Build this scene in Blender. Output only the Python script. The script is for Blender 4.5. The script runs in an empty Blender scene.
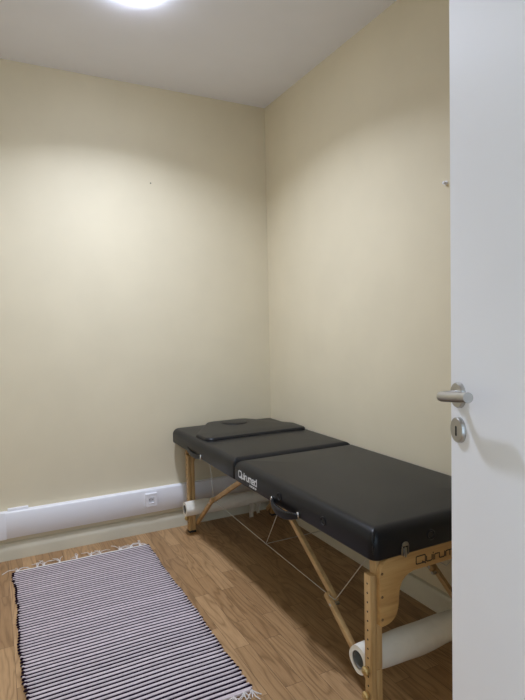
import bpy, bmesh, math, random
from mathutils import Vector, Matrix
random.seed(7)
C = bpy.context.scene.collection
PI = math.pi
CEIL = 2.586
LAMP_GLOW, LAMP_W, LAMP_SPREAD, SKY, EXPO = 50, 15.8, 137, 1.9, .23

# ------------------------------------------------------------------ materials
def new_mat(name):
    m = bpy.data.materials.new(name); m.use_nodes = True
    nt = m.node_tree; b = nt.nodes['Principled BSDF']
    return m, nt, b
def N(nt, typ, **kw):
    n = nt.nodes.new(typ)
    for k, v in kw.items():
        if k in n.inputs: n.inputs[k].default_value = v
        else: setattr(n, k, v)
    return n
def ramp(nt, fac, stops):
    r = nt.nodes.new('ShaderNodeValToRGB')
    el = r.color_ramp.elements
    while len(el) < len(stops): el.new(.5)
    for e, (p, c) in zip(el, stops):
        e.position = p; e.color = (*c, 1)
    nt.links.new(fac, r.inputs['Fac'])
    return r
def mapped(nt, scale, rot=(0, 0, 0)):
    tc = nt.nodes.new('ShaderNodeTexCoord')
    mp = nt.nodes.new('ShaderNodeMapping')
    mp.inputs['Scale'].default_value = scale
    mp.inputs['Rotation'].default_value = rot
    nt.links.new(tc.outputs['Object'], mp.inputs['Vector'])
    return mp.outputs['Vector']
def bump(nt, b, height, strength, dist):
    bp = N(nt, 'ShaderNodeBump'); bp.inputs['Strength'].default_value = strength
    bp.inputs['Distance'].default_value = dist
    nt.links.new(height, bp.inputs['Height']); nt.links.new(bp.outputs['Normal'], b.inputs['Normal'])
def paint(name, col, rough=.6, var=.03, scale=6, bs=.15, bd=.0006, bscale=180, spec=.5):
    m, nt, b = new_mat(name)
    v = mapped(nt, (1, 1, 1))
    n = N(nt, 'ShaderNodeTexNoise', Scale=scale, Detail=4.0)
    nt.links.new(v, n.inputs['Vector'])
    lo = tuple(c * (1 - var) for c in col); hi = tuple(min(1, c * (1 + var)) for c in col)
    r = ramp(nt, n.outputs['Fac'], [(.35, lo), (.65, hi)])
    nt.links.new(r.outputs['Color'], b.inputs['Base Color'])
    b.inputs['Roughness'].default_value = rough
    b.inputs['Specular IOR Level'].default_value = spec
    if bs:
        n2 = N(nt, 'ShaderNodeTexNoise', Scale=bscale, Detail=2.0)
        nt.links.new(v, n2.inputs['Vector'])
        bump(nt, b, n2.outputs['Fac'], bs, bd)
    return m
def wood(name, lo, mid, hi, axis, rough=.45, freq=1.0):
    m, nt, b = new_mat(name)
    s = [70 * freq] * 3; s[axis] = 5 * freq
    v = mapped(nt, tuple(s))
    n = N(nt, 'ShaderNodeTexNoise', Scale=1.0, Detail=5.0, Roughness=.6, Distortion=.6)
    nt.links.new(v, n.inputs['Vector'])
    r = ramp(nt, n.outputs['Fac'], [(.3, lo), (.5, mid), (.72, hi)])
    nt.links.new(r.outputs['Color'], b.inputs['Base Color'])
    b.inputs['Roughness'].default_value = rough
    bump(nt, b, n.outputs['Fac'], .12, .0008)
    return m
def plain(name, col, rough=.5, metal=0.0, spec=.5):
    m, nt, b = new_mat(name)
    v = mapped(nt, (1, 1, 1))
    n = N(nt, 'ShaderNodeTexNoise', Scale=40.0, Detail=2.0)
    nt.links.new(v, n.inputs['Vector'])
    r = ramp(nt, n.outputs['Fac'], [(.3, tuple(c * .95 for c in col)), (.7, tuple(min(1, c * 1.04) for c in col))])
    nt.links.new(r.outputs['Color'], b.inputs['Base Color'])
    b.inputs['Roughness'].default_value = rough
    b.inputs['Metallic'].default_value = metal
    b.inputs['Specular IOR Level'].default_value = spec
    return m

M_wall = paint('cream_wall_paint', (.72, .64, .465), .6, .02, 3.5, .10, .0008, 140, .35)
M_ceil = paint('white_ceiling_paint', (.86, .86, .92), .8, .015, 3, .1, .0006, 140, .3)
M_base = paint('cream_skirting_paint', (.68, .64, .51), .5, .03, 8, 0)
M_trunk = paint('white_plastic', (.87, .865, .895), .35, .01, 5, 0)
M_door = paint('white_door_lacquer', (.91, .925, .97), .5, .012, 3, .05, .0005, 60, .3)
M_sock = plain('socket_plastic', (.84, .83, .86), .3)
M_hole = plain('dark_hole', (.012, .011, .010), .7)
M_steel = plain('brushed_steel', (.50, .49, .47), .36, 1.0)
M_chrome = plain('polished_metal', (.62, .61, .60), .22, 1.0)
M_wire = plain('steel_cable', (.55, .52, .47), .4, .7)
M_brass = plain('brass', (.68, .52, .25), .32, .9)
M_rubber = plain('black_rubber', (.014, .013, .013), .6)
M_strap = plain('black_strap_leather', (.008, .008, .010), .38, 0, .3)
M_core = plain('cardboard_core', (.20, .18, .145), .9)
M_print = plain('dark_brown_ink', (.022, .014, .009), .6)
M_white = plain('white_ink', (.80, .80, .80), .5)
M_cotton = paint('white_cotton', (.78, .73, .70), .95, .05, 60, 0)
M_dark = paint('plum_black_cotton', (.016, .008, .017), .95, .15, 90, .4, .001, 500, .1)
M_pink = paint('pinkish_white_cotton', (.66, .565, .58), .95, .07, 90, .4, .001, 500, .1)
M_pv = wood('beech_upright', (.40, .235, .09), (.51, .315, .13), (.60, .39, .18), 2)
M_px = wood('beech_panel', (.38, .205, .070), (.49, .28, .10), (.58, .355, .14), 0, .42, .6)
M_py = wood('beech_brace', (.40, .24, .095), (.51, .32, .14), (.60, .39, .18), 1)
M_dk = wood('dark_beech', (.12, .055, .02), (.17, .085, .035), (.22, .12, .05), 1)

def vinyl():
    m, nt, b = new_mat('charcoal_vinyl')
    v = mapped(nt, (1, 1, 1))
    n = N(nt, 'ShaderNodeTexNoise', Scale=7.0, Detail=3.0); nt.links.new(v, n.inputs['Vector'])
    r = ramp(nt, n.outputs['Fac'], [(.3, (.0065, .0068, .0085)), (.7, (.0095, .0098, .0115))])
    nt.links.new(r.outputs['Color'], b.inputs['Base Color'])
    b.inputs['Roughness'].default_value = .34
    b.inputs['Specular IOR Level'].default_value = .27
    g = N(nt, 'ShaderNodeTexVoronoi', Scale=700.0); nt.links.new(v, g.inputs['Vector'])
    bump(nt, b, g.outputs['Distance'], .12, .0004)
    return m
M_vinyl = vinyl()

def paper():
    m, nt, b = new_mat('cream_couch_paper')
    v = mapped(nt, (1, 1, 1))
    n = N(nt, 'ShaderNodeTexNoise', Scale=14.0, Detail=4.0, Distortion=.8); nt.links.new(v, n.inputs['Vector'])
    r = ramp(nt, n.outputs['Fac'], [(.3, (.76, .71, .61)), (.7, (.84, .79, .69))])
    nt.links.new(r.outputs['Color'], b.inputs['Base Color'])
    b.inputs['Roughness'].default_value = .85
    bump(nt, b, n.outputs['Fac'], .5, .004)
    return m
M_paper = paper()

def floor_mat():
    m, nt, b = new_mat('oak_strip_laminate')
    L = nt.links
    v = mapped(nt, (1, 1, 1), (0, 0, PI / 2))          # strips run away from the doorway
    br = N(nt, 'ShaderNodeTexBrick', offset=.37, offset_frequency=2, squash=1.0)
    br.inputs['Scale'].default_value = 1.0
    br.inputs['Brick Width'].default_value = .43
    br.inputs['Row Height'].default_value = .066
    br.inputs['Mortar Size'].default_value = .0007
    br.inputs['Mortar Smooth'].default_value = .2
    br.inputs['Bias'].default_value = 0.0
    br.inputs['Color1'].default_value = (0, 0, 0, 1); br.inputs['Color2'].default_value = (1, 1, 1, 1)
    br.inputs['Mortar'].default_value = (.5, .5, .5, 1)
    L.new(v, br.inputs['Vector'])
    # grain: a wavy oak figure offset for every strip
    sep = N(nt, 'ShaderNodeVectorMath', operation='MULTIPLY_ADD')
    sep.inputs[1].default_value = (3.0, 3.0, 3.0)
    L.new(br.outputs['Color'], sep.inputs[0]); L.new(v, sep.inputs[2])
    mp = N(nt, 'ShaderNodeMapping'); mp.inputs['Scale'].default_value = (2.2, 15.0, 1.0)
    L.new(sep.outputs[0], mp.inputs['Vector'])
    nz = N(nt, 'ShaderNodeTexNoise', Scale=1.0, Detail=1.5, Roughness=.45, Distortion=.25); L.new(mp.outputs['Vector'], nz.inputs['Vector'])
    ml = N(nt, 'ShaderNodeMath', operation='MULTIPLY'); ml.inputs[1].default_value = 9.0; L.new(nz.outputs['Fac'], ml.inputs[0])
    fig = N(nt, 'ShaderNodeMath', operation='PINGPONG'); fig.inputs[1].default_value = .5; L.new(ml.outputs[0], fig.inputs[0])
    mp2 = N(nt, 'ShaderNodeMapping'); mp2.inputs['Scale'].default_value = (14.0, 260.0, 1.0)
    L.new(sep.outputs[0], mp2.inputs['Vector'])
    pore = N(nt, 'ShaderNodeTexNoise', Scale=1.0, Detail=3.0); L.new(mp2.outputs['Vector'], pore.inputs['Vector'])
    tone = ramp(nt, br.outputs['Color'], [(0, (.325, .188, .086)), (.5, (.395, .237, .112)), (1, (.465, .287, .143))])
    d = ramp(nt, fig.outputs[0], [(.02, (.70, .66, .60)), (.20, (.98, .97, .96)), (.5, (1.10, 1.10, 1.10))])
    p = ramp(nt, pore.outputs['Fac'], [(.32, (.86, .84, .80)), (.6, (1.05, 1.05, 1.05))])
    m1 = N(nt, 'ShaderNodeMix', data_type='RGBA', blend_type='MULTIPLY'); m1.inputs[0].default_value = .85
    L.new(tone.outputs['Color'], m1.inputs[6]); L.new(d.outputs['Color'], m1.inputs[7])
    m2 = N(nt, 'ShaderNodeMix', data_type='RGBA', blend_type='MULTIPLY'); m2.inputs[0].default_value = .9
    L.new(m1.outputs[2], m2.inputs[6]); L.new(p.outputs['Color'], m2.inputs[7])
    m3 = N(nt, 'ShaderNodeMix', data_type='RGBA', blend_type='MIX')
    m3.inputs[7].default_value = (.09, .05, .025, 1)
    L.new(br.outputs['Fac'], m3.inputs[0]); L.new(m2.outputs[2], m3.inputs[6])
    L.new(m3.outputs[2], b.inputs['Base Color'])
    b.inputs['Roughness'].default_value = .42
    b.inputs['Specular IOR Level'].default_value = .4
    bump(nt, b, pore.outputs['Fac'], .08, .0006)
    return m
M_floor = floor_mat()

def emit(name, col, strength):
    m, nt, b = new_mat(name)
    b.inputs['Base Color'].default_value = (.9, .9, .9, 1)
    b.inputs['Emission Color'].default_value = (*col, 1)
    b.inputs['Emission Strength'].default_value = strength
    return m
M_lamp = emit('lit_opal_diffuser', (.87, .965, 1.19), LAMP_GLOW)

# ------------------------------------------------------------------ geometry helpers
def box(bm, x0, x1, y0, y1, z0, z1, bev=0, seg=2):
    g = bmesh.ops.create_cube(bm, size=1)
    vs = g['verts']
    for v in vs:
        v.co = Vector(((x0 + x1) / 2 + v.co.x * (x1 - x0), (y0 + y1) / 2 + v.co.y * (y1 - y0), (z0 + z1) / 2 + v.co.z * (z1 - z0)))
    if bev:
        es = list({e for v in vs for e in v.link_edges})
        bmesh.ops.bevel(bm, geom=es, offset=bev, segments=seg, affect='EDGES', profile=.5)
def frame_from(d, up=Vector((0, 0, 1))):
    d = d.normalized()
    if abs(d.dot(up)) > .98: up = Vector((1, 0, 0))
    s = d.cross(up).normalized(); u = s.cross(d).normalized()
    return s, u
def sweep(bm, pts, prof, up=Vector((0, 0, 1)), cap=True):
    """sweep a closed 2-D profile [(s,u)...] along pts; prof may be a function of t"""
    pts = [Vector(p) for p in pts]; rings = []
    for i, p in enumerate(pts):
        d = (pts[min(i + 1, len(pts) - 1)] - pts[max(i - 1, 0)])
        s, u = frame_from(d, up)
        pr = prof(i / (len(pts) - 1)) if callable(prof) else prof
        rings.append([bm.verts.new(p + s * a + u * b) for a, b in pr])
    n = len(rings[0])
    for a, b in zip(rings, rings[1:]):
        for k in range(n):
            bm.faces.new((a[k], a[(k + 1) % n], b[(k + 1) % n], b[k]))
    if cap:
        bm.faces.new(list(reversed(rings[0]))); bm.faces.new(rings[-1])
    return rings
def circ(r, n=10, ry=None):
    ry = r if ry is None else ry
    return [(r * math.cos(2 * PI * k / n), ry * math.sin(2 * PI * k / n)) for k in range(n)]
def tube(bm, pts, r, n=10):
    return sweep(bm, pts, circ(r, n))
def rrect(w, h, r, n=3):
    o = []
    for cx, cy, a0 in ((w / 2 - r, h / 2 - r, 0), (-w / 2 + r, h / 2 - r, PI / 2), (-w / 2 + r, -h / 2 + r, PI), (w / 2 - r, -h / 2 + r, 1.5 * PI)):
        for k in range(n + 1):
            a = a0 + PI / 2 * k / n
            o.append((cx + r * math.cos(a), cy + r * math.sin(a)))
    return o
def lathe(bm, prof, c, axis, n=24, up=Vector((0, 0, 1)), cap=True):
    """prof: [(radius, distance along axis)...]"""
    a = Vector(axis).normalized(); s, u = frame_from(a, up); c = Vector(c); rings = []
    for r, t in prof:
        rings.append([bm.verts.new(c + a * t + (s * math.cos(2 * PI * k / n) + u * math.sin(2 * PI * k / n)) * r) for k in range(n)])
    for p, q in zip(rings, rings[1:]):
        for k in range(n):
            bm.faces.new((p[k], p[(k + 1) % n], q[(k + 1) % n], q[k]))
    if cap:
        bm.faces.new(list(reversed(rings[0]))); bm.faces.new(rings[-1])
    return rings
def prism(bm, poly, to3, t0, t1, bev=0):
    """extrude a 2-D polygon; to3(a, b, t) -> point"""
    a = [bm.verts.new(to3(x, y, t0)) for x, y in poly]
    b = [bm.verts.new(to3(x, y, t1)) for x, y in poly]
    n = len(poly)
    fs = [bm.faces.new(a), bm.faces.new(list(reversed(b)))]
    for k in range(n):
        fs.append(bm.faces.new((a[(k + 1) % n], a[k], b[k], b[(k + 1) % n])))
    if bev:
        es = list({e for f in fs[:2] for e in f.edges})
        bmesh.ops.bevel(bm, geom=es, offset=bev, segments=2, affect='EDGES', profile=.5)
def obj(name, bm, mat, parent=None, smooth=True, label=None, origin=None, angle=.6):
    bmesh.ops.recalc_face_normals(bm, faces=bm.faces)
    off = parent_world(parent) if origin is None else Vector(origin)
    for v in bm.verts: v.co -= off
    if smooth:
        for f in bm.faces: f.smooth = True
        for e in bm.edges:
            if len(e.link_faces) == 2 and e.calc_face_angle(0) > angle: e.smooth = False
    me = bpy.data.meshes.new(name); bm.to_mesh(me); bm.free()
    for m in (mat if isinstance(mat, (list, tuple)) else [mat]): me.materials.append(m)
    o = bpy.data.objects.new(name, me); C.objects.link(o)
    if parent is not None:
        o.parent = parent
    else:
        o.location = off
    if label: o['label'] = label
    return o
def parent_world(p):
    v = Vector((0, 0, 0))
    while p is not None:
        v += Vector(p.location); p = p.parent
    return v
def thing(name, label, cat, loc, group=None):
    o = bpy.data.objects.new(name, None); C.objects.link(o)
    o.empty_display_size = .1; o.location = loc
    o['label'] = label; o['category'] = cat
    if group: o['group'] = group
    return o
def tag(o, label, cat, group=None):
    o['label'] = label; o['category'] = cat
    if group: o['group'] = group
    return o
def struct(name, bm, mat, parent=None, smooth=False):
    o = obj(name, bm, mat, parent, smooth)
    if parent is None: o['kind'] = 'structure'
    return o
def B(): return bmesh.new()

# ------------------------------------------------------------------ room shell
XL, YF, WT = -2.15, -3.04, .12
DX0, DX1, DH = -1.90, -1.045, 2.06
bm = B(); box(bm, XL - WT, WT, YF - 1.3, WT, -.1, 0); struct('floor', bm, M_floor)
bm = B(); box(bm, XL - WT, WT, YF - WT, WT, CEIL, CEIL + .1); struct('ceiling', bm, M_ceil)
bm = B(); box(bm, XL - WT, WT, 0, WT, 0, CEIL); wall_back = struct('wall_back', bm, M_wall)
bm = B(); box(bm, 0, WT, YF - WT, 0, 0, CEIL); struct('wall_right', bm, M_wall)
bm = B(); box(bm, XL - WT, XL, YF - WT, 0, 0, CEIL); struct('wall_left', bm, M_wall)
bm = B()
box(bm, XL, DX0, YF - WT, YF, 0, CEIL); box(bm, DX1, 0, YF - WT, YF, 0, CEIL); box(bm, DX0, DX1, YF - WT, YF, DH, CEIL)
struct('wall_front', bm, M_wall)
bm = B()
box(bm, DX0 - .05, DX0 + .0, YF, YF + .012, 0, DH + .05, .003); box(bm, DX1, DX1 + .05, YF, YF + .012, 0, DH + .05, .003)
box(bm, DX0, DX1, YF, YF + .012, DH, DH + .05, .003)
struct('trim_1', bm, M_door)
# a filled screw hole in the back wall
bm = B(); lathe(bm, [(.0042, 0), (.0042, .0012), (.0025, .0016)], (-.757, 0, 2.036), (0, -1, 0), 12)
obj('nail_hole', bm, plain('grey_filler', (.16, .14, .11), .9), wall_back, label='small dark nail hole')

# moulded skirting boards
def skirting(name, x0, x1, y0, y1, axis):
    prof = [(0, 0), (.024, 0), (.024, .044), (.0238, .056), (.0225, .062), (.0215, .070), (.0195, .080), (.015, .087), (.0, .090)]
    bm = B()
    if axis == 'x': prism(bm, prof, lambda a, b, t: Vector((t, -a, b)), x0, x1)
    else: prism(bm, prof, lambda a, b, t: Vector((-a, t, b)), y0, y1)
    return struct(name, bm, M_base, None, True)
skirting('baseboard_back', XL, 0, 0, 0, 'x')
skirting('baseboard_right', 0, 0, YF, -.02, 'y')

# ------------------------------------------------------------------ open door with lever
HA = math.radians(20.3)
D = Vector((math.sin(HA), math.cos(HA), 0))       # towards the latch edge
Nn = Vector((-math.cos(HA), math.sin(HA), 0))     # face seen in the photo
P0 = Vector((-.765, -2.274, 0))                   # on the face, below the handle
EDGE, WID, THK = .040, .84, .040
bm = B()
vs = []
for l, dz in ((EDGE, 0), (EDGE - WID, 0)):
    pass
g = bmesh.ops.create_cube(bm, size=1)['verts']
for v in g:
    l = EDGE - WID / 2 + v.co.x * WID; t = -THK / 2 + v.co.y * THK
    v.co = P0 + D * l + Nn * t + Vector((0, 0, .008 + (v.co.z + .5) * 2.03))
bmesh.ops.bevel(bm, geom=bm.edges[:], offset=.0025, segments=2, affect='EDGES')
door = struct('door_1', bm, M_door, None, True)
door['label'] = 'white interior door standing open at the right with a steel lever'
HZ = 1.049
hp = P0 + Vector((0, 0, HZ))
bm = B(); lathe(bm, [(.0262, 0), (.0262, .006), (.0245, .0085), (.001, .0088)], hp, Nn, 40)
handle = obj('door_handle', bm, M_steel, door)
bm = B()
R = .0097
path = [hp + Nn * .007, hp + Nn * .030]
for k in range(7):
    a = PI / 2 * k / 6
    path.append(hp + Nn * (.030 + .015 * math.sin(a)) - D * (.015 * (1 - math.cos(a))))
path += [hp + Nn * .045 - D * .06 + Vector((0, 0, .005)), hp + Nn * .045 - D * .118 + Vector((0, 0, .012))]
sweep(bm, path, circ(R, 20), up=Vector((0, 0, 1)))
obj('lever', bm, M_steel, handle, angle=.8)
ep = P0 + Vector((0, 0, HZ - .0715))
bm = B(); lathe(bm, [(.0262, 0), (.0262, .006), (.0245, .0085), (.001, .0088)], ep, Nn, 40)
esc = obj('keyhole_plate', bm, M_steel, door)
bm = B(); pr = rrect(.006, .021, .0028)
prism(bm, pr, lambda a, b, t: ep + D * a + Vector((0, 0, b - .002)) + Nn * t, .0085, .0093)
obj('keyhole', bm, M_hole, esc)
for z in (.25, 1.8):
    bm = B(); c = P0 + D * (EDGE - WID - .004) + Nn * .002
    lathe(bm, [(.007, 0), (.007, .09)], c + Vector((0, 0, z)), (0, 0, 1), 14)
    obj('hinge', bm, M_steel, door)

# ------------------------------------------------------------------ ceiling light
LX, LY = -1.040, -.860
lamp = thing('ceiling_light', 'round lit ceiling lamp at the top edge of the picture', 'light', (LX, LY, CEIL))
bm = B(); lathe(bm, [(.0875, 0), (.0885, -.002), (.0885, -.005), (.087, -.0065), (.084, -.005)], (LX, LY, CEIL), (0, 0, 1), 48)
obj('lamp_housing', bm, M_trunk, lamp)
bm = B(); lathe(bm, [(.0865, -.0055), (.0865, -.016), (.081, -.023), (.065, -.027), (.040, -.029), (.002, -.030)], (LX, LY, CEIL), (0, 0, 1), 48)
obj('diffuser', bm, M_lamp, lamp, label='glowing white diffuser')

ld = bpy.data.lights.new('lamp_beam', 'AREA'); ld.shape = 'DISK'; ld.size = .15; ld.energy = LAMP_W
ld.color = (.87, .965, 1.19); ld.spread = math.radians(LAMP_SPREAD)
lo_ = bpy.data.objects.new('lamp_beam', ld); C.objects.link(lo_); lo_.location = (0, 0, -.033); lo_.parent = lamp

# ------------------------------------------------------------------ cable trunking and socket on the back wall
TZ0, TZ1, TD = .120, .257, .038
tr = thing('cable_trunking', 'long white plastic cable duct along the foot of the back wall', 'cable duct', (-1.1, 0, TZ0))
bm = B()
prof = [(0, TZ0), (TD - .003, TZ0), (TD, TZ0 + .003), (TD, TZ1 - .006), (TD - .002, TZ1 - .002), (TD - .006, TZ1), (0, TZ1)]
prism(bm, prof, lambda a, b, t: Vector((t, -a, b)), XL, 0)
obj('duct_body', bm, M_trunk, tr, angle=.9)
bm = B(); box(bm, -1.80, -1.585, -(TD + .002), -.001, TZ0 - .0015, TZ1 + .0015, .001)
obj('joint_cover', bm, M_trunk, tr)
bm = B(); box(bm, -1.575, -1.475, -.020, -.0005, TZ1, TZ1 + .014, .003)
obj('mounting_clip', bm, M_trunk, tr)
SX, SZ, SP = -.823, .199, .016
so = thing('power_socket', 'square white wall socket set into the cable duct', 'power socket', (SX, -TD, SZ))
bm = B(); yp = -(TD + SP)
outer = rrect(.070, .078, .004, 9)
lay = []
for sc_, y_ in ((1.0, -TD), (1.0, yp + .004), (.975, yp + .0012), (.94, yp)):
    lay.append([bm.verts.new((SX + a_ * sc_, y_, SZ + b_ * sc_)) for a_, b_ in outer])
ang0 = [math.atan2(b_, a_) for a_, b_ in outer]
for r_, y_ in ((.0255, yp), (.0245, yp - .0015), (.0205, yp - .0015), (.0195, yp), (.0192, yp + .013)):
    lay.append([bm.verts.new((SX + r_ * math.cos(t), y_, SZ + r_ * math.sin(t))) for t in ang0])
n = len(outer)
for p, q in zip(lay, lay[1:]):
    for k in range(n): bm.faces.new((p[k], p[(k + 1) % n], q[(k + 1) % n], q[k]))
bm.faces.new(list(reversed(lay[0])))
obj('cover_plate', bm, M_sock, so)
bm = B(); yf = yp + .0125
lathe(bm, [(.0193, 0), (.0193, .002)], (SX, yf + .002, SZ), (0, -1, 0), 30)
well = obj('socket_well', bm, M_sock, so)
for dx in (-.0095, .0095):
    bm = B(); lathe(bm, [(.0028, 0), (.0028, .0006)], (SX + dx, yf - .0002, SZ), (0, -1, 0), 12); obj('pin_hole', bm, M_hole, well)
for dz in (-.0185, .0185):
    bm = B(); box(bm, SX - .003, SX + .003, yf - .003, yf, SZ + dz - .003, SZ + dz + .003, .0008); obj('earth_clip', bm, M_chrome, well)

# ------------------------------------------------------------------ tiny white wall plug on the right wall
bm = B()
lathe(bm, [(.009, 0), (.009, .003), (.005, .0045), (.0045, .012), (.0065, .014), (.005, .0165), (.001, .017)], (0, -1.512, 1.742), (-1, 0, 0), 18)
tag(obj('wall_hook', bm, M_trunk, origin=(0, -1.512, 1.742)), 'tiny white hook on the right wall just beside the door edge', 'hook')

# ------------------------------------------------------------------ striped rug
RX0, RX1, RY0, RY1 = -1.558, -.897, -1.520, -.205
rug = thing('striped_rug', 'dark and pinkish-white striped woven rug with white fringe on the floor', 'rug', ((RX0 + RX1) / 2, (RY0 + RY1) / 2, 0))
NS = 62
pitch = (RY1 - RY0) / NS
def wav(y):    # edges of a hand-woven rug are never straight
    return .004 * math.sin(y * 9.0) + .0025 * math.sin(y * 31.0 + 1)
bm = B()
nx = 26
rows = []          # (y, z, material above)
mats = []
y = RY0
rows.append((RY0, .004))
for s in range(NS):
    fdark = .53 + random.uniform(-.04, .04)
    y0 = RY0 + pitch * s
    seq = [(.0, 1, .0055), (.5, 1, .0085), (1.0, 1, .0055)]
    light = 1 - fdark
    for k in (.25, .5, .75, 1.0):
        rows.append((y0 + pitch * light * k, .0082 if k in (.25, .75) else (.0074 if k == .5 else .0050))); mats.append(1)
    for k in (.5, 1.0):
        rows.append((y0 + pitch * (light + fdark * k), .0082 if k == .5 else .0050)); mats.append(0)
grid = []
for j, (yy, zz) in enumerate(rows):
    prev = mats[min(j, len(mats) - 1)]
    jl, jr = random.uniform(-.0012, .0012), random.uniform(-.0012, .0012)
    notch = .003 if zz < .006 else 0
    line = []
    for i in range(nx + 1):
        t = i / nx
        xl = RX0 + wav(yy) + jl + notch; xr = RX1 + .7 * wav(yy + .4) + jr - notch
        x = xl + (xr - xl) * t
        skew = .0022 * math.sin(x * 7 + yy * 3) + .0008 * math.sin(x * 19 + yy * 2)
        if j in (0, len(rows) - 1): skew *= .3
        line.append(bm.verts.new((x, yy + skew, zz)))
    grid.append(line)
for j in range(len(rows) - 1):
    for i in range(nx):
        f = bm.faces.new((grid[j][i], grid[j][i + 1], grid[j + 1][i + 1], grid[j + 1][i])); f.material_index = mats[j]
# skirt down to the floor
ring = grid[0] + [g_[-1] for g_ in grid[1:-1]] + list(reversed(grid[-1])) + [g_[0] for g_ in reversed(grid[1:-1])]
low = [bm.verts.new((v.co.x, v.co.y, .0006)) for v in ring]
for k in range(len(ring)):
    f = bm.faces.new((ring[k], low[k], low[(k + 1) % len(ring)], ring[(k + 1) % len(ring)]))
    f.material_index = 0
bm.faces.new(low)
obj('woven_body', bm, [M_dark, M_pink], rug, angle=1.2)
# selvedge: thread loops turning round the two long edges
for side in (0, 1):
    bm = B()
    for s in range(NS):
        for ph, mi, rr in ((.30, 1, .0045), (.80, 0, .0050)):
            if side == 0 and mi == 1 and random.random() < .75: continue
            if side == 1 and mi == 0 and random.random() < .35: continue
            yy = RY0 + pitch * (s + ph)
            xe = (RX0 + wav(yy)) if side == 0 else (RX1 + .7 * wav(yy + .4))
            sx = -1 if side == 0 else 1
            f0 = len(bm.faces)
            g = bmesh.ops.create_uvsphere(bm, u_segments=7, v_segments=5, radius=1)['verts']
            lx = random.uniform(.006, .011) if mi == 0 else random.uniform(.004, .006)
            for v in g:
                v.co = Vector((xe + sx * .002 + v.co.x * lx, yy + v.co.y * rr, .0050 + v.co.z * .0044))
            bm.faces.ensure_lookup_table()
            for f in bm.faces[f0:]: f.material_index = mi
    obj('selvedge', bm, [M_dark, M_pink], rug)
# hem cord of each short end and its tassels
for yy, sg in ((RY1, 1), (RY0, -1)):
    bm = B()
    pts = [(RX0 + .004 + (RX1 - RX0 - .008) * k / 30, yy + sg * .002 + .0012 * math.sin(k * 1.3), .005) for k in range(31)]
    tube(bm, pts, .0058, 8)
    obj('hem_cord', bm, M_cotton if sg > 0 else M_pink, rug)
def tassel(x, y, sg, spread, lean=0, length=.05, n=5):
    bm = B()
    g = bmesh.ops.create_uvsphere(bm, u_segments=8, v_segments=6, radius=.005)['verts']
    for v in g: v.co += Vector((x + lean * .012, y + sg * .012, .0052))
    for k in range(n):
        a = (k / (n - 1) - .5) * spread + lean + random.uniform(-.25, .25)
        pts = []; px, py = x, y
        L_ = length * random.uniform(.55, 1.15); curl = random.uniform(-1.2, 1.2)
        for q in range(7):
            t = q / 6
            pts.append((px, py, .0022 + .012 * math.sin(PI * min(1, t * 1.1)) * random.uniform(.5, 1)))
            aa = a * min(1, t * 2.2 + .2) + curl * t
            px += math.sin(aa) * L_ / 6; py += sg * math.cos(aa) * L_ / 6
        tube(bm, pts, .0017, 5)
    obj('tassel', bm, M_cotton, rug)
for x, sp, ln in ((-1.545, 2.4, .3), (-1.455, 1.5, .2), (-1.425, 1.6, .35), (-1.345, .9, -.2), (-1.262, 1.1, -.15), (-1.195, 1.5, .4), (-1.145, 1.3, .1), (-1.045, 1.8, .9), (-.985, 1.7, .9), (-.935, 1.4, .5)):
    tassel(x, RY1 + .003, 1, sp, ln, .085, 4)
for x, sp, ln in ((-1.53, 1.6, .2), (-1.44, 1.2, -.2), (-1.35, 1.4, .1), (-1.25, 1.3, 0), (-1.15, 1.2, .3), (-1.06, 1.3, -.1), (-.965, 1.3, -.2), (-.930, 1.5, -.1), (-.905, 1.3, .3)):
    tassel(x, RY0 - .003, -1, sp, ln, .05)

# ------------------------------------------------------------------ massage table
TX0, TX1 = -.660, -.013
XC = (TX0 + TX1) / 2
YN, YFOLD, YSEAM, YH = -1.862, -.898, -.470, -.022
ZU, ZT = .508, .606
def XS(y):                                                        # the long side leans out a little towards the fold
    return TX0 - .008 * (y - YN) / (YFOLD - YN)
table = thing('massage_table', 'long black padded folding massage table with wooden legs along the right wall', 'massage table', (XC, (YN + YH) / 2, 0))

def rounded_poly(corners, seg=8):
    """corners: [(x, y, r)...] counter-clockwise"""
    out = []; n = len(corners)
    for i, (x, y, r) in enumerate(corners):
        p = Vector((x, y)); a = Vector(corners[i - 1][:2]); b = Vector(corners[(i + 1) % n][:2])
        u = (a - p).normalized(); w = (b - p).normalized()
        ang = u.angle(w); dist = r / math.tan(ang / 2)
        c = p + (u + w).normalized() * (r / math.sin(ang / 2))
        s = p + u * dist; e = p + w * dist
        a0 = math.atan2(s.y - c.y, s.x - c.x); a1 = math.atan2(e.y - c.y, e.x - c.x)
        da = (a1 - a0 + PI) % (2 * PI) - PI
        for k in range(seg + 1):
            t = a0 + da * k / seg
            out.append((c.x + r * math.cos(t), c.y + r * math.sin(t)))
    return out
def densify(poly, step=.05):
    out = []
    for i, (x, y) in enumerate(poly):
        nx_, ny_ = poly[(i + 1) % len(poly)]
        d = math.hypot(nx_ - x, ny_ - y); k = max(1, int(d / step))
        for q in range(k): out.append((x + (nx_ - x) * q / k, y + (ny_ - y) * q / k))
    return out
def inset(poly, d):
    out = []; n = len(poly)
    for i in range(n):
        p = Vector(poly[i]); a = Vector(poly[i - 1]); b = Vector(poly[(i + 1) % n])
        t = ((p - a).normalized() + (b - p).normalized()).normalized()
        out.append((p.x - t.y * d, p.y + t.x * d))
    return out
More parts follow.
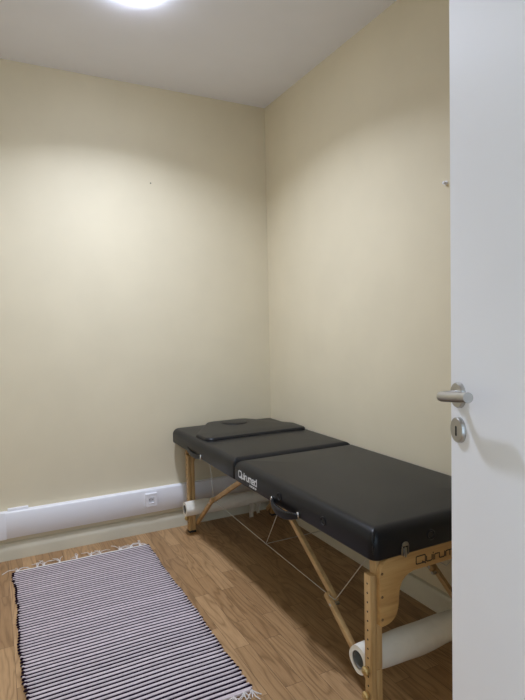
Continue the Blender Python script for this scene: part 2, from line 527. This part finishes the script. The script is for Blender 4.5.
def outline(corners, d, seg=8, side=10):
    """the same rounded outline, moved inwards by d, always with the same number of points"""
    n = len(corners); cs = []
    P = [Vector(c[:2]) for c in corners]
    for i in range(n):
        a, p, b = P[i - 1], P[i], P[(i + 1) % n]
        u = (p - a).normalized(); w = (b - p).normalized()
        n1 = Vector((-u.y, u.x)); n2 = Vector((-w.y, w.x))
        m_ = (n1 + n2).normalized(); q = p + m_ * (d / max(.2, m_.dot(n1)))
        cs.append((q.x, q.y, max(.003, corners[i][2] - d)))
    r = rounded_poly(cs, seg); out = []; k1 = seg + 1
    for i in range(n):
        out += r[i * k1:(i + 1) * k1]
        e = r[(i + 1) * k1 - 1]; f = r[((i + 1) * k1) % len(r)]
        out += [(e[0] + (f[0] - e[0]) * t / side, e[1] + (f[1] - e[1]) * t / side) for t in range(1, side)]
    return out
def pad_bm(corners, z0, z1, rt, rb=.008, crown=.006, deep=.2):
    bm = B(); rings = []
    def ring(d, z): rings.append([bm.verts.new((x, y, z)) for x, y in outline(corners, d)])
    ring(rb + .02, z0 + .0005)
    for k in range(4):
        a = PI / 2 * k / 3
        ring(rb * (1 - math.sin(a)), z0 + rb * (1 - math.cos(a)))
    for k in range(9):
        a = PI / 2 * k / 8
        ring(rt * (1 - math.cos(a)) * .95, z1 - crown - rt + rt * math.sin(a))
    for f, c in ((.25, .35), (.5, .65), (.75, .88), (1, 1)):
        ring(rt * .95 + (deep - rt) * f, z1 - crown + crown * c)
    n = len(rings[0])
    for p, q in zip(rings, rings[1:]):
        for k in range(n): bm.faces.new((p[k], p[(k + 1) % n], q[(k + 1) % n], q[k]))
    bm.faces.new(list(reversed(rings[0]))); bm.faces.new(rings[-1])
    return bm
bm = pad_bm([(TX0, YN, .030), (TX1, YN, .030), (TX1, YFOLD - .001, .012), (XS(YFOLD), YFOLD - .001, .012)], ZU, ZT, .042)
# pulled vinyl pleat at the front corner
for cxx in (TX0 + .006, TX1 - .006):
    sg = -1 if cxx < XC else 1
    pts = [(cxx + sg * .001, YN + .008, ZU + .02), (cxx + sg * .0018, YN + .0066, ZU + .045), (cxx + sg * .0005, YN + .009, ZU + .063), (cxx - sg * .007, YN + .016, ZU + .080), (cxx - sg * .018, YN + .028, ZU + .090)]
    sweep(bm, pts, lambda t: circ(.001 + .0035 * math.sin(PI * t) ** .8, 8))
obj('foot_cushion', bm, M_vinyl, table, angle=1.0)
# head half: one long cushion, and the tapered back panel that lies raised on it
HW = .125
XHL, XHR = TX0 - .028, TX1 + .004
bm = pad_bm([(XS(YFOLD), YFOLD + .001, .012), (TX1, YFOLD + .001, .012), (XHR, YH, .045), (XHL, YH, .045)], ZU, ZT, .034, crown=.003)
for v in bm.verts:                                                  # slimmer towards the head end
    if v.co.z < ZU + .02: v.co.z += .014 * max(0, (v.co.y - YFOLD) / (YH - YFOLD))
obj('middle_cushion', bm, M_vinyl, table, angle=1.0)
bm = pad_bm([(XC - .302, YSEAM - .032, .045), (XC + .302, YSEAM - .032, .03), (XC + .312, -.345, .05), (XC + HW, YH - .010, .07), (XC - HW, YH - .010, .07), (XC - .314, -.350, .05)], ZT - .014, ZT + .016, .015, .010, .004, .09)
back = obj('back_panel', bm, M_vinyl, table, angle=1.0)
FX, FY = -.333, -.160
bm = B()
lathe(bm, [(.086, -.004), (.086, .0010), (.0835, .0016), (.0805, .0010), (.0795, -.002), (.0790, -.003)], (FX, FY, ZT + .0155), (0, 0, 1), 44)
obj('face_hole_rim', bm, M_strap, back)
bm = B()
lathe(bm, [(.0775, -.006), (.0775, .001), (.075, .004), (.068, .006), (.04, .0075), (.002, .008)], (FX, FY, ZT + .0150), (0, 0, 1), 44)
obj('face_hole_plug', bm, M_vinyl, back, label='round plug closing the face hole')

# grommets
def grommet(c, axis):
    bm = B()
    lathe(bm, [(.0165, -.001), (.0165, .0015), (.0145, .0032), (.0115, .0030), (.0095, .0005), (.0090, -.0005)], c, axis, 26)
    g_ = obj('grommet', bm, M_strap, table)
    bm = B(); lathe(bm, [(.0094, -.001), (.0094, .0003)], c, axis, 20); obj('eyelet_hole', bm, M_hole, g_)
for y_ in (-1.312, -1.606): grommet((XS(y_), y_, .549), (-1, 0, 0)); grommet((TX1 + .0002, y_, .549), (1, 0, 0))
for x_ in (-.440, 2 * XC + .440): grommet((x_, YN, .549), (0, -1, 0))
# carry handle on the long side
bm = B()
hp_ = []
for k in range(15):
    t = k / 14
    hp_.append((XS(-1.35) - .004 - .020 * math.sin(PI * t) ** .6, -1.262 - .192 * t, .519 - .013 * math.sin(PI * t)))
sweep(bm, hp_, lambda t: rrect(.012, .018 + .014 * math.sin(PI * t) ** .6, .005), up=Vector((0, 0, 1)))
ch = obj('carry_handle', bm, M_strap, table)
bm = B(); sweep(bm, [(p[0] - .006, p[1], p[2] + .011) for p in hp_[1:-1]], circ(.0014, 6)); obj('piping', bm, M_vinyl, ch)
for y_, z_ in ((-1.258, .522), (-1.452, .521)):
    bm = B(); box(bm, XS(y_) - .009, XS(y_) + .002, y_ - .006, y_ + .006, z_ - .013, z_ + .013, .004, 3); obj('end_cap', bm, M_chrome, ch)
# strap under the head wing
bm = B()
sp_ = [(-.679 + .0004 * k - .003 - .006 * math.sin(PI * k / 10), -.305 - .200 * k / 10, .531 - .012 * math.sin(PI * k / 10)) for k in range(11)]
sweep(bm, sp_, rrect(.006, .024, .0025))
st = obj('side_strap', bm, M_strap, table)
bm = B(); box(bm, -.685, -.672, -.512, -.500, .518, .543, .0025); obj('buckle', bm, M_chrome, st)
# hinge knuckle at the fold, seen at the corner of the seam
bm = B(); lathe(bm, [(.005, -.018), (.005, .018)], (TX0 + .04, YFOLD, ZU - .001), (1, 0, 0), 14)
obj('fold_hinge', bm, M_chrome, table)

# printed logo: stroke letters (ribbons lying on the surface)
def arc(cx, cy, rx, ry, a0, a1, n=7):
    return [(cx + rx * math.cos(math.radians(a0 + (a1 - a0) * k / n)), cy + ry * math.sin(math.radians(a0 + (a1 - a0) * k / n))) for k in range(n + 1)]
def loop_box(x0, x1, y0, y1, r):
    return (arc(x1 - r, y1 - r, r, r, 0, 90, 4) + arc(x0 + r, y1 - r, r, r, 90, 180, 4) + arc(x0 + r, y0 + r, r, r, 180, 270, 4) + arc(x1 - r, y0 + r, r, r, 270, 360, 4))
def letters(square):
    r = .14 if square else .24
    G = {}
    q = loop_box(0, .86, 0, 1, r); G['Q'] = ([q + [q[0]], [(.58, .20), (.90, -.14)]], .98)
    G['u'] = ([[(0, .7)] + arc(r, r, r, r, 180, 270, 4) + arc(.52 - r, r, r, r, 270, 360, 4) + [(.52, .7)]], .64)
    G['i'] = ([[(0, 0), (0, .7)], [(0, .90), (0, .98)]], .14)
    G['r'] = ([[(0, 0), (0, .7 - r)] + arc(r, .7 - r, r, r, 180, 90, 4) + [(.36, .7)]], .46)
    G['m'] = ([[(0, 0), (0, .7 - r)] + arc(r, .7 - r, r, r, 180, 90, 4) + arc(.80 - r, .7 - r, r, r, 90, 0, 4) + [(.80, 0)], [(.40, 0), (.40, .7)]], .92)
    G['e'] = ([[(.02, .36), (.52, .36), (.52, .7 - r)] + arc(.52 - r, .7 - r, r, r, 0, 90, 4) + arc(r, .7 - r, r, r, 90, 180, 4) + arc(r, r, r, r, 180, 270, 4) + [(.50, 0)]], .64)
    d = loop_box(0, .54, 0, .7, r); G['d'] = ([d + [d[0]], [(.54, 0), (.54, 1.0)]], .64)
    return G
def ribbon(bm, pts, w, to3, t0, t1):
    n = len(pts)
    for i in range(n - 1):
        a = Vector(pts[i]); b = Vector(pts[i + 1]); d = (b - a)
        if d.length < 1e-6: continue
        d.normalize(); nn = Vector((-d.y, d.x)) * w / 2; e = d * w * .35
        quad = [a - e + nn, b + e + nn, b + e - nn, a - e - nn]
        prism(bm, [(p.x, p.y) for p in quad], to3, t0, t1)
def word(bm, text, to3, h, length, w, square, t=.0006):
    G = letters(square)
    total = sum(G[c][1] for c in text) - .1
    sx = length / total; x = 0; jt = 0
    for c in text:
        strokes, adv = G[c]
        for s in strokes:
            ribbon(bm, [((x + px) * sx, py * h) for px, py in s], w, to3, -.0003, t + jt); jt += .00002
        x += adv
# dark print on the wooden end panel
bm = B()
word(bm, 'Quirumed', lambda a, b, t: Vector((-.489 + a, -1.8512 - t, .4625 + b)), .0235, .214, .0037, True)
PRINT_BM = bm
# white print on the vinyl side
bm = B()
word(bm, 'Quirumed', lambda a, b, t: Vector((XS(-.947 - a) - t, -.947 - a, .5368 + b)), .0275, .174, .0052, False)
# small star-like stroke above the last letter and the tiny second line (too small to read in the photo)
x = -1.056
for k in range(7):
    w_ = .0065
    y_ = x - k * .0096
    ribbon(bm, [(0, 0), (0, .007)], .0024, lambda a, b, t, y_=y_: Vector((XS(y_ - a) - t, y_ - a, .5200 + b)), -.0003, .0006)
    if k % 2 == 0: ribbon(bm, [(0, .006), (w_, .006)], .0020, lambda a, b, t, y_=y_: Vector((XS(y_ - a) - t, y_ - a, .5200 + b)), -.0003, .00062)
    else: ribbon(bm, [(0, .001), (w_, .001), (w_, .007)], .0020, lambda a, b, t, y_=y_: Vector((XS(y_ - a) - t, y_ - a, .5200 + b)), -.0003, .00064)
obj('side_print', bm, M_white, table, smooth=False, label='white printed word on the black side')

# wooden undercarriage -------------------------------------------------
def mx(x): return 2 * XC - x                                        # mirror across the table's centre line
LXO_, LXM_, LXI_ = -.6495, -.6290, -.6075                              # extension / upper leg, left side
def xs(a, b, side): return (a, b) if side < 0 else (mx(b), mx(a))
def leg(yc, side, dx=0):
    """inner: +1 / -1, the way towards the middle of the table"""
    y0, y1 = yc - .016, yc + .016
    LXO, LXM, LXI = LXO_ + dx, LXM_ + dx, LXI_ + dx
    a, b = xs(LXM, LXI, side)
    bm = B(); box(bm, a, b, y0, y1, .165, ZU, .003)
    up = obj('leg', bm, M_pv, table)
    a, b = xs(LXO, LXM - .0003, side)
    bm = B(); box(bm, a, b, y0 - .0005, y1 + .0005, .012, .456, .003)
    ex = obj('leg_extension', bm, M_pv, up)
    a2, b2 = xs(LXM, LXI, side)
    bm = B(); box(bm, a2, b2, y0, y1, .012, .1648, .003); obj('lower_leg', bm, M_pv, up)
    bm = B(); fa, fb = xs(LXO - .001, LXI + .001, side); box(bm, fa, fb, y0 - .002, y1 + .002, 0, .0125, .003); obj('rubber_foot', bm, M_rubber, up)
    sx = -1 if side < 0 else 1
    xo = LXO if side < 0 else mx(LXO)
    for k in range(14):
        z = .428 - k * .0285
        if z < .035: break
        bm = B(); lathe(bm, [(.0032, -.001), (.0032, .0004)], (xo, yc, z), (sx, 0, 0), 10)
        obj('peg_hole', bm, M_hole, ex)
    for z in (.163, .086):
        bm = B()
        lathe(bm, [(.0055, 0), (.0055, .003), (.0120, .0035), (.0145, .007), (.0145, .013), (.0110, .017), (.0045, .0185), (.004, .0215), (.001, .0225)], (xo, yc, z), (sx, 0, 0), 10)
        obj('knob', bm, M_brass, up)
    return up
YLN, YLF = -1.817, -.138
for s in (-1, 1):
    leg(YLN, s, 0 if s < 0 else .028); leg(YLF, s, .016 if s < 0 else .024)
# end panels with arched cut-out
def end_panel(y0, y1, lobe_w, logo):
    half = XC - (-.6285)
    pts = []
    # left side in u (distance from centre), build right half then mirror
    hr = []
    hr += [(half - lobe_w - .058, .447)]
    cxu, czu = half - lobe_w - .058, .447
    for k in range(1, 9):                                        # big concave corner of the arch
        a = PI / 2 * k / 8
        hr.append((cxu + .058 * math.sin(a) ** 1.0, .447 - .052 * (1 - math.cos(a))))
    hr += [(half - lobe_w + .002, .360)]
    for k in range(0, 7):                                        # rounded foot of the lobe
        a = PI / 2 * k / 6
        rr_ = min(.045, lobe_w * .7)
        hr.append((half - lobe_w + .004 + rr_ * (1 - math.cos(a)), .306 + rr_ - rr_ * math.sin(a)))
    hr += [(half - .003, .304), (half, .308), (half, .462)]
    for k in range(0, 7):                                        # rounded upper shoulder
        a = PI / 2 * k / 6
        hr.append((half - .046 * (1 - math.cos(a)), .462 + .046 * math.sin(a)))
    poly = [(XC + u, z) for u, z in hr] + [(XC - u, z) for u, z in reversed(hr)]
    bm = B(); prism(bm, poly, lambda a, b, t: Vector((a, t, b)), y0, y1, .0018)
    return obj('end_panel', bm, M_px, table, angle=.5)
YP1 = YLN - .0165; YP0 = YP1 - .0175
pan = end_panel(YP0, YP1, .072, True)
for v in PRINT_BM.verts: v.co.y += (YP0 + .0003) - (-1.8512)
obj('panel_print', PRINT_BM, M_print, pan, smooth=False, label='dark printed word on the wooden end panel')
for s in (-1, 1):
    for z in (.464, .394, .326):
        x_ = -.6215 if s < 0 else mx(-.6215)
        bm = B(); lathe(bm, [(.0042, 0), (.0042, .0012), (.002, .002)], (x_, YP0, z), (0, -1, 0), 12); obj('bolt', bm, M_dk, pan)
end_panel(YLF + .0165, YLF + .032, .044, False)
# spring clasps holding the foot cushion to the end panel
M_clasp = plain('dull_nickel', (.34, .33, .31), .3, 1.0)
for s in (-1, 1):
    xx = -.545 if s < 0 else mx(-.545)
    bm = B(); prism(bm, rrect(.026, .022, .004, 4), lambda a, b, t: Vector((xx + a, YN - t, .519 + b)), -.001, .0022, .0007)
    lt = obj('clasp', bm, M_clasp, table)
    bm = B()
    tube(bm, [(xx - .0115, YN - .004, .512)] + [(xx - .0115 * math.cos(PI * k / 8), YN - .004, .538 + .0105 * math.sin(PI * k / 8)) for k in range(9)] + [(xx + .0115, YN - .004, .512)], .0022, 8)
    obj('clasp_loop', bm, M_clasp, lt)
    bm = B(); prism(bm, rrect(.019, .009, .003, 3), lambda a, b, t: Vector((xx + a, YN - t, .5415 + b)), -.001, .0055, .0007)
    box(bm, xx - .0035, xx + .0035, YN - .0065, YN - .002, .504, .534, .001)
    obj('clasp_hook', bm, M_clasp, lt)

# folding braces
def bar(bm, a, b, w, h, r=.002):
    sweep(bm, [a, b], rrect(w, h, r, 2), up=Vector((0, 0, 1)))
DXR = .030
def brace(side, xu, xl, top, joint_a, joint_b, low):
    f = (lambda x: x) if side < 0 else (lambda x: mx(x) - DXR)
    bm = B(); bar(bm, (f(xu), *top), (f(xu), *joint_a), .0165, .023)
    up = obj('brace', bm, M_py, table)
    bm = B(); bar(bm, (f(xl), *joint_b), (f(xl), *low), .0165, .021)
    obj('lower_brace', bm, M_py, up)
    bm = B(); jy, jz = joint_a
    ax = -1 if side < 0 else 1
    xa, xb = sorted((f(xl - .0095), f(xu + .0095)))
    lathe(bm, [(.007, -.002), (.007, 0)], (f(xu + .0083), (jy + joint_b[0]) / 2, (jz + joint_b[1]) / 2), (-ax, 0, 0), 12)
    box(bm, xa, xb, jy - .006, jy + .006, jz - .013, jz - .004, .001)
    obj('brace_joint', bm, M_steel, up)
for s in (-1, 1):
    brace(s, -.5805, -.598, (-1.150, .497), (-1.556, .236), (-1.522, .252), (-1.799, .052))
    brace(s, -.5645, -.582, (-.835, .497), (-.372, .245), (-.408, .264), (-.155, .052))
# steel cables
for s in (-1, 1):
    f = (lambda x: x) if s < 0 else mx
    bm = B()
    xc = -.598; n0, n1, n2 = (f(xc), -1.575, .252), (f(xc), -1.062, .262), (f(-.575), -.40, .258)
    for pts in ([n0, n1, n2], [n1, (f(xc), -1.225, .509)], [n0, (f(xc), -1.785, .509)], [n2, (f(-.575), -.350, .509)]):
        tube(bm, pts, .0016, 6)
    if s < 0:
        tube(bm, [n1, (mx(xc), -1.062, .262)], .0016, 6)
    obj('support_cable', bm, M_wire, table)
# wooden rails under the cushions
bm = B(); box(bm, TX0 + .05, TX1 - .05, -1.245, -1.205, ZU - .010, ZU + .002, .002); obj('cross_rail', bm, M_dk, table)
bm = B(); box(bm, TX0 + .05, TX1 - .05, -.905, -.865, ZU - .010, ZU + .002, .002); obj('cross_rail', bm, M_dk, table)

# ------------------------------------------------------------------ rolls of couch paper in the crook of leg and brace
def roll(yc, zc, r, x0, x1, label, flap_seed, torn):
    t = thing('paper_roll', label, 'paper roll', ((x0 + x1) / 2, yc, zc - r), 'couch paper rolls under the massage table')
    rnd = random.Random(flap_seed)
    bm = B(); n = 44; rings = []
    ph = [rnd.uniform(0, 6) for _ in range(6)]
    m = 26
    for i in range(m + 1):
        s = i / m; x = x0 + (x1 - x0) * s
        ring_ = []
        for k in range(n):
            a = 2 * PI * k / n
            e = .0012 * math.sin(3 * a + ph[0] + 5 * s) + .0010 * math.sin(9 * s + 2 * a + ph[1]) + .0008 * math.sin(23 * s + ph[2] + 5 * a)
            lower = max(0, math.cos(a + PI / 2 + .25)) ** 4                     # loose turn sagging at the bottom
            e += lower * (.010 * math.exp(-((s - .42) / .22) ** 2)) * (1 if not torn else .4)
            if i in (0,): e -= .0015
            ring_.append(bm.verts.new((x, yc + (r + e) * math.cos(a), zc + (r + e) * math.sin(a))))
        rings.append(ring_)
    for p, q in zip(rings, rings[1:]):
        for k in range(n): bm.faces.new((p[k], p[(k + 1) % n], q[(k + 1) % n], q[k]))
    ri = r * .62
    for ring_, xx in ((rings[0], x0), (rings[-1], x1)):
        prev = ring_
        for fr in (.88, .78, .69, .62):
            wob = .0008 if fr in (.88, .69) else -.0004
            cur = [bm.verts.new((xx + (wob if xx == x0 else -wob), yc + r * fr * math.cos(2 * PI * k / n), zc + r * fr * math.sin(2 * PI * k / n))) for k in range(n)]
            for k in range(n): bm.faces.new((prev[k], prev[(k + 1) % n], cur[(k + 1) % n], cur[k]))
            prev = cur
    obj('paper', bm, M_paper, t, angle=.9)
    bm = B()
    lathe(bm, [(ri, .0015), (ri, x1 - x0 - .0015), (ri - .003, x1 - x0 - .0015), (ri - .003, .0015)], (x0, yc, zc), (1, 0, 0), 32, cap=False)
    bm.faces.ensure_lookup_table()
    vs_ = list(bm.verts); nn = 32
    for k in range(nn): bm.faces.new((vs_[k], vs_[(k + 1) % nn], vs_[3 * nn + (k + 1) % nn], vs_[3 * nn + k]))
    obj('core_tube', bm, M_core, t, label='grey cardboard core tube')
    if torn:
        for xa, w, L_ in torn:
            bm = B(); g_ = []
            for j in range(9):
                q = j / 8
                row = []
                for i in range(7):
                    u = i / 6 - .5
                    row.append(bm.verts.new((xa + u * w * (1 - .15 * q) + .004 * math.sin(q * 6), yc - r * .80 - .002 + .006 * math.sin(u * 9 + q * 3) * q - .004 * q, zc - r * .58 - L_ * q + .006 * math.sin(u * 14) * q)))
                g_.append(row)
            for j in range(8):
                for i in range(6): bm.faces.new((g_[j][i], g_[j][i + 1], g_[j + 1][i + 1], g_[j + 1][i]))
            bmesh.ops.solidify(bm, geom=bm.faces[:], thickness=.0008)
            obj('torn_sheet', bm, M_paper, t)
    return t
roll(YLN + .0165 + .0465, .1560, .0445, -.640, -.045, 'white paper roll with an open cardboard core at the near end, beside the door', 3, None)
roll(YLF - .0165 - .0430, .1610, .040, -.672, -.040, 'white paper roll with torn hanging ends at the far end by the back wall', 5, [(-.268, .034, .085), (-.222, .028, .068)])

# ------------------------------------------------------------------ daylight from the corridor, camera
w = bpy.data.worlds.new('corridor_daylight'); bpy.context.scene.world = w; w.use_nodes = True
bg = w.node_tree.nodes['Background']; bg.inputs['Color'].default_value = (.62, .80, 1.0, 1); bg.inputs['Strength'].default_value = SKY

cam = bpy.data.cameras.new('camera'); co = bpy.data.objects.new('camera', cam); C.objects.link(co)
fw = Vector((0.45520552, 0.88915969, -0.04672243)); rt = Vector((0.88946978, -0.45649083, -0.02143911)); upv = Vector((0.04039115, 0.03179898, 0.99867782))
co.matrix_world = Matrix(((rt.x, upv.x, -fw.x, -1.61078242), (rt.y, upv.y, -fw.y, -3.04580709), (rt.z, upv.z, -fw.z, 1.2), (0, 0, 0, 1)))
cam.sensor_fit = 'HORIZONTAL'; cam.sensor_width = 36; cam.lens = 527.6635 / 525 * 36
cam.clip_start = .02
sc = bpy.context.scene; sc.camera = co
sc.view_settings.view_transform = 'Standard'; sc.view_settings.look = 'None'
sc.view_settings.gamma = 1; sc.view_settings.exposure = EXPO
sc.cycles.max_bounces = 10; sc.cycles.diffuse_bounces = 6
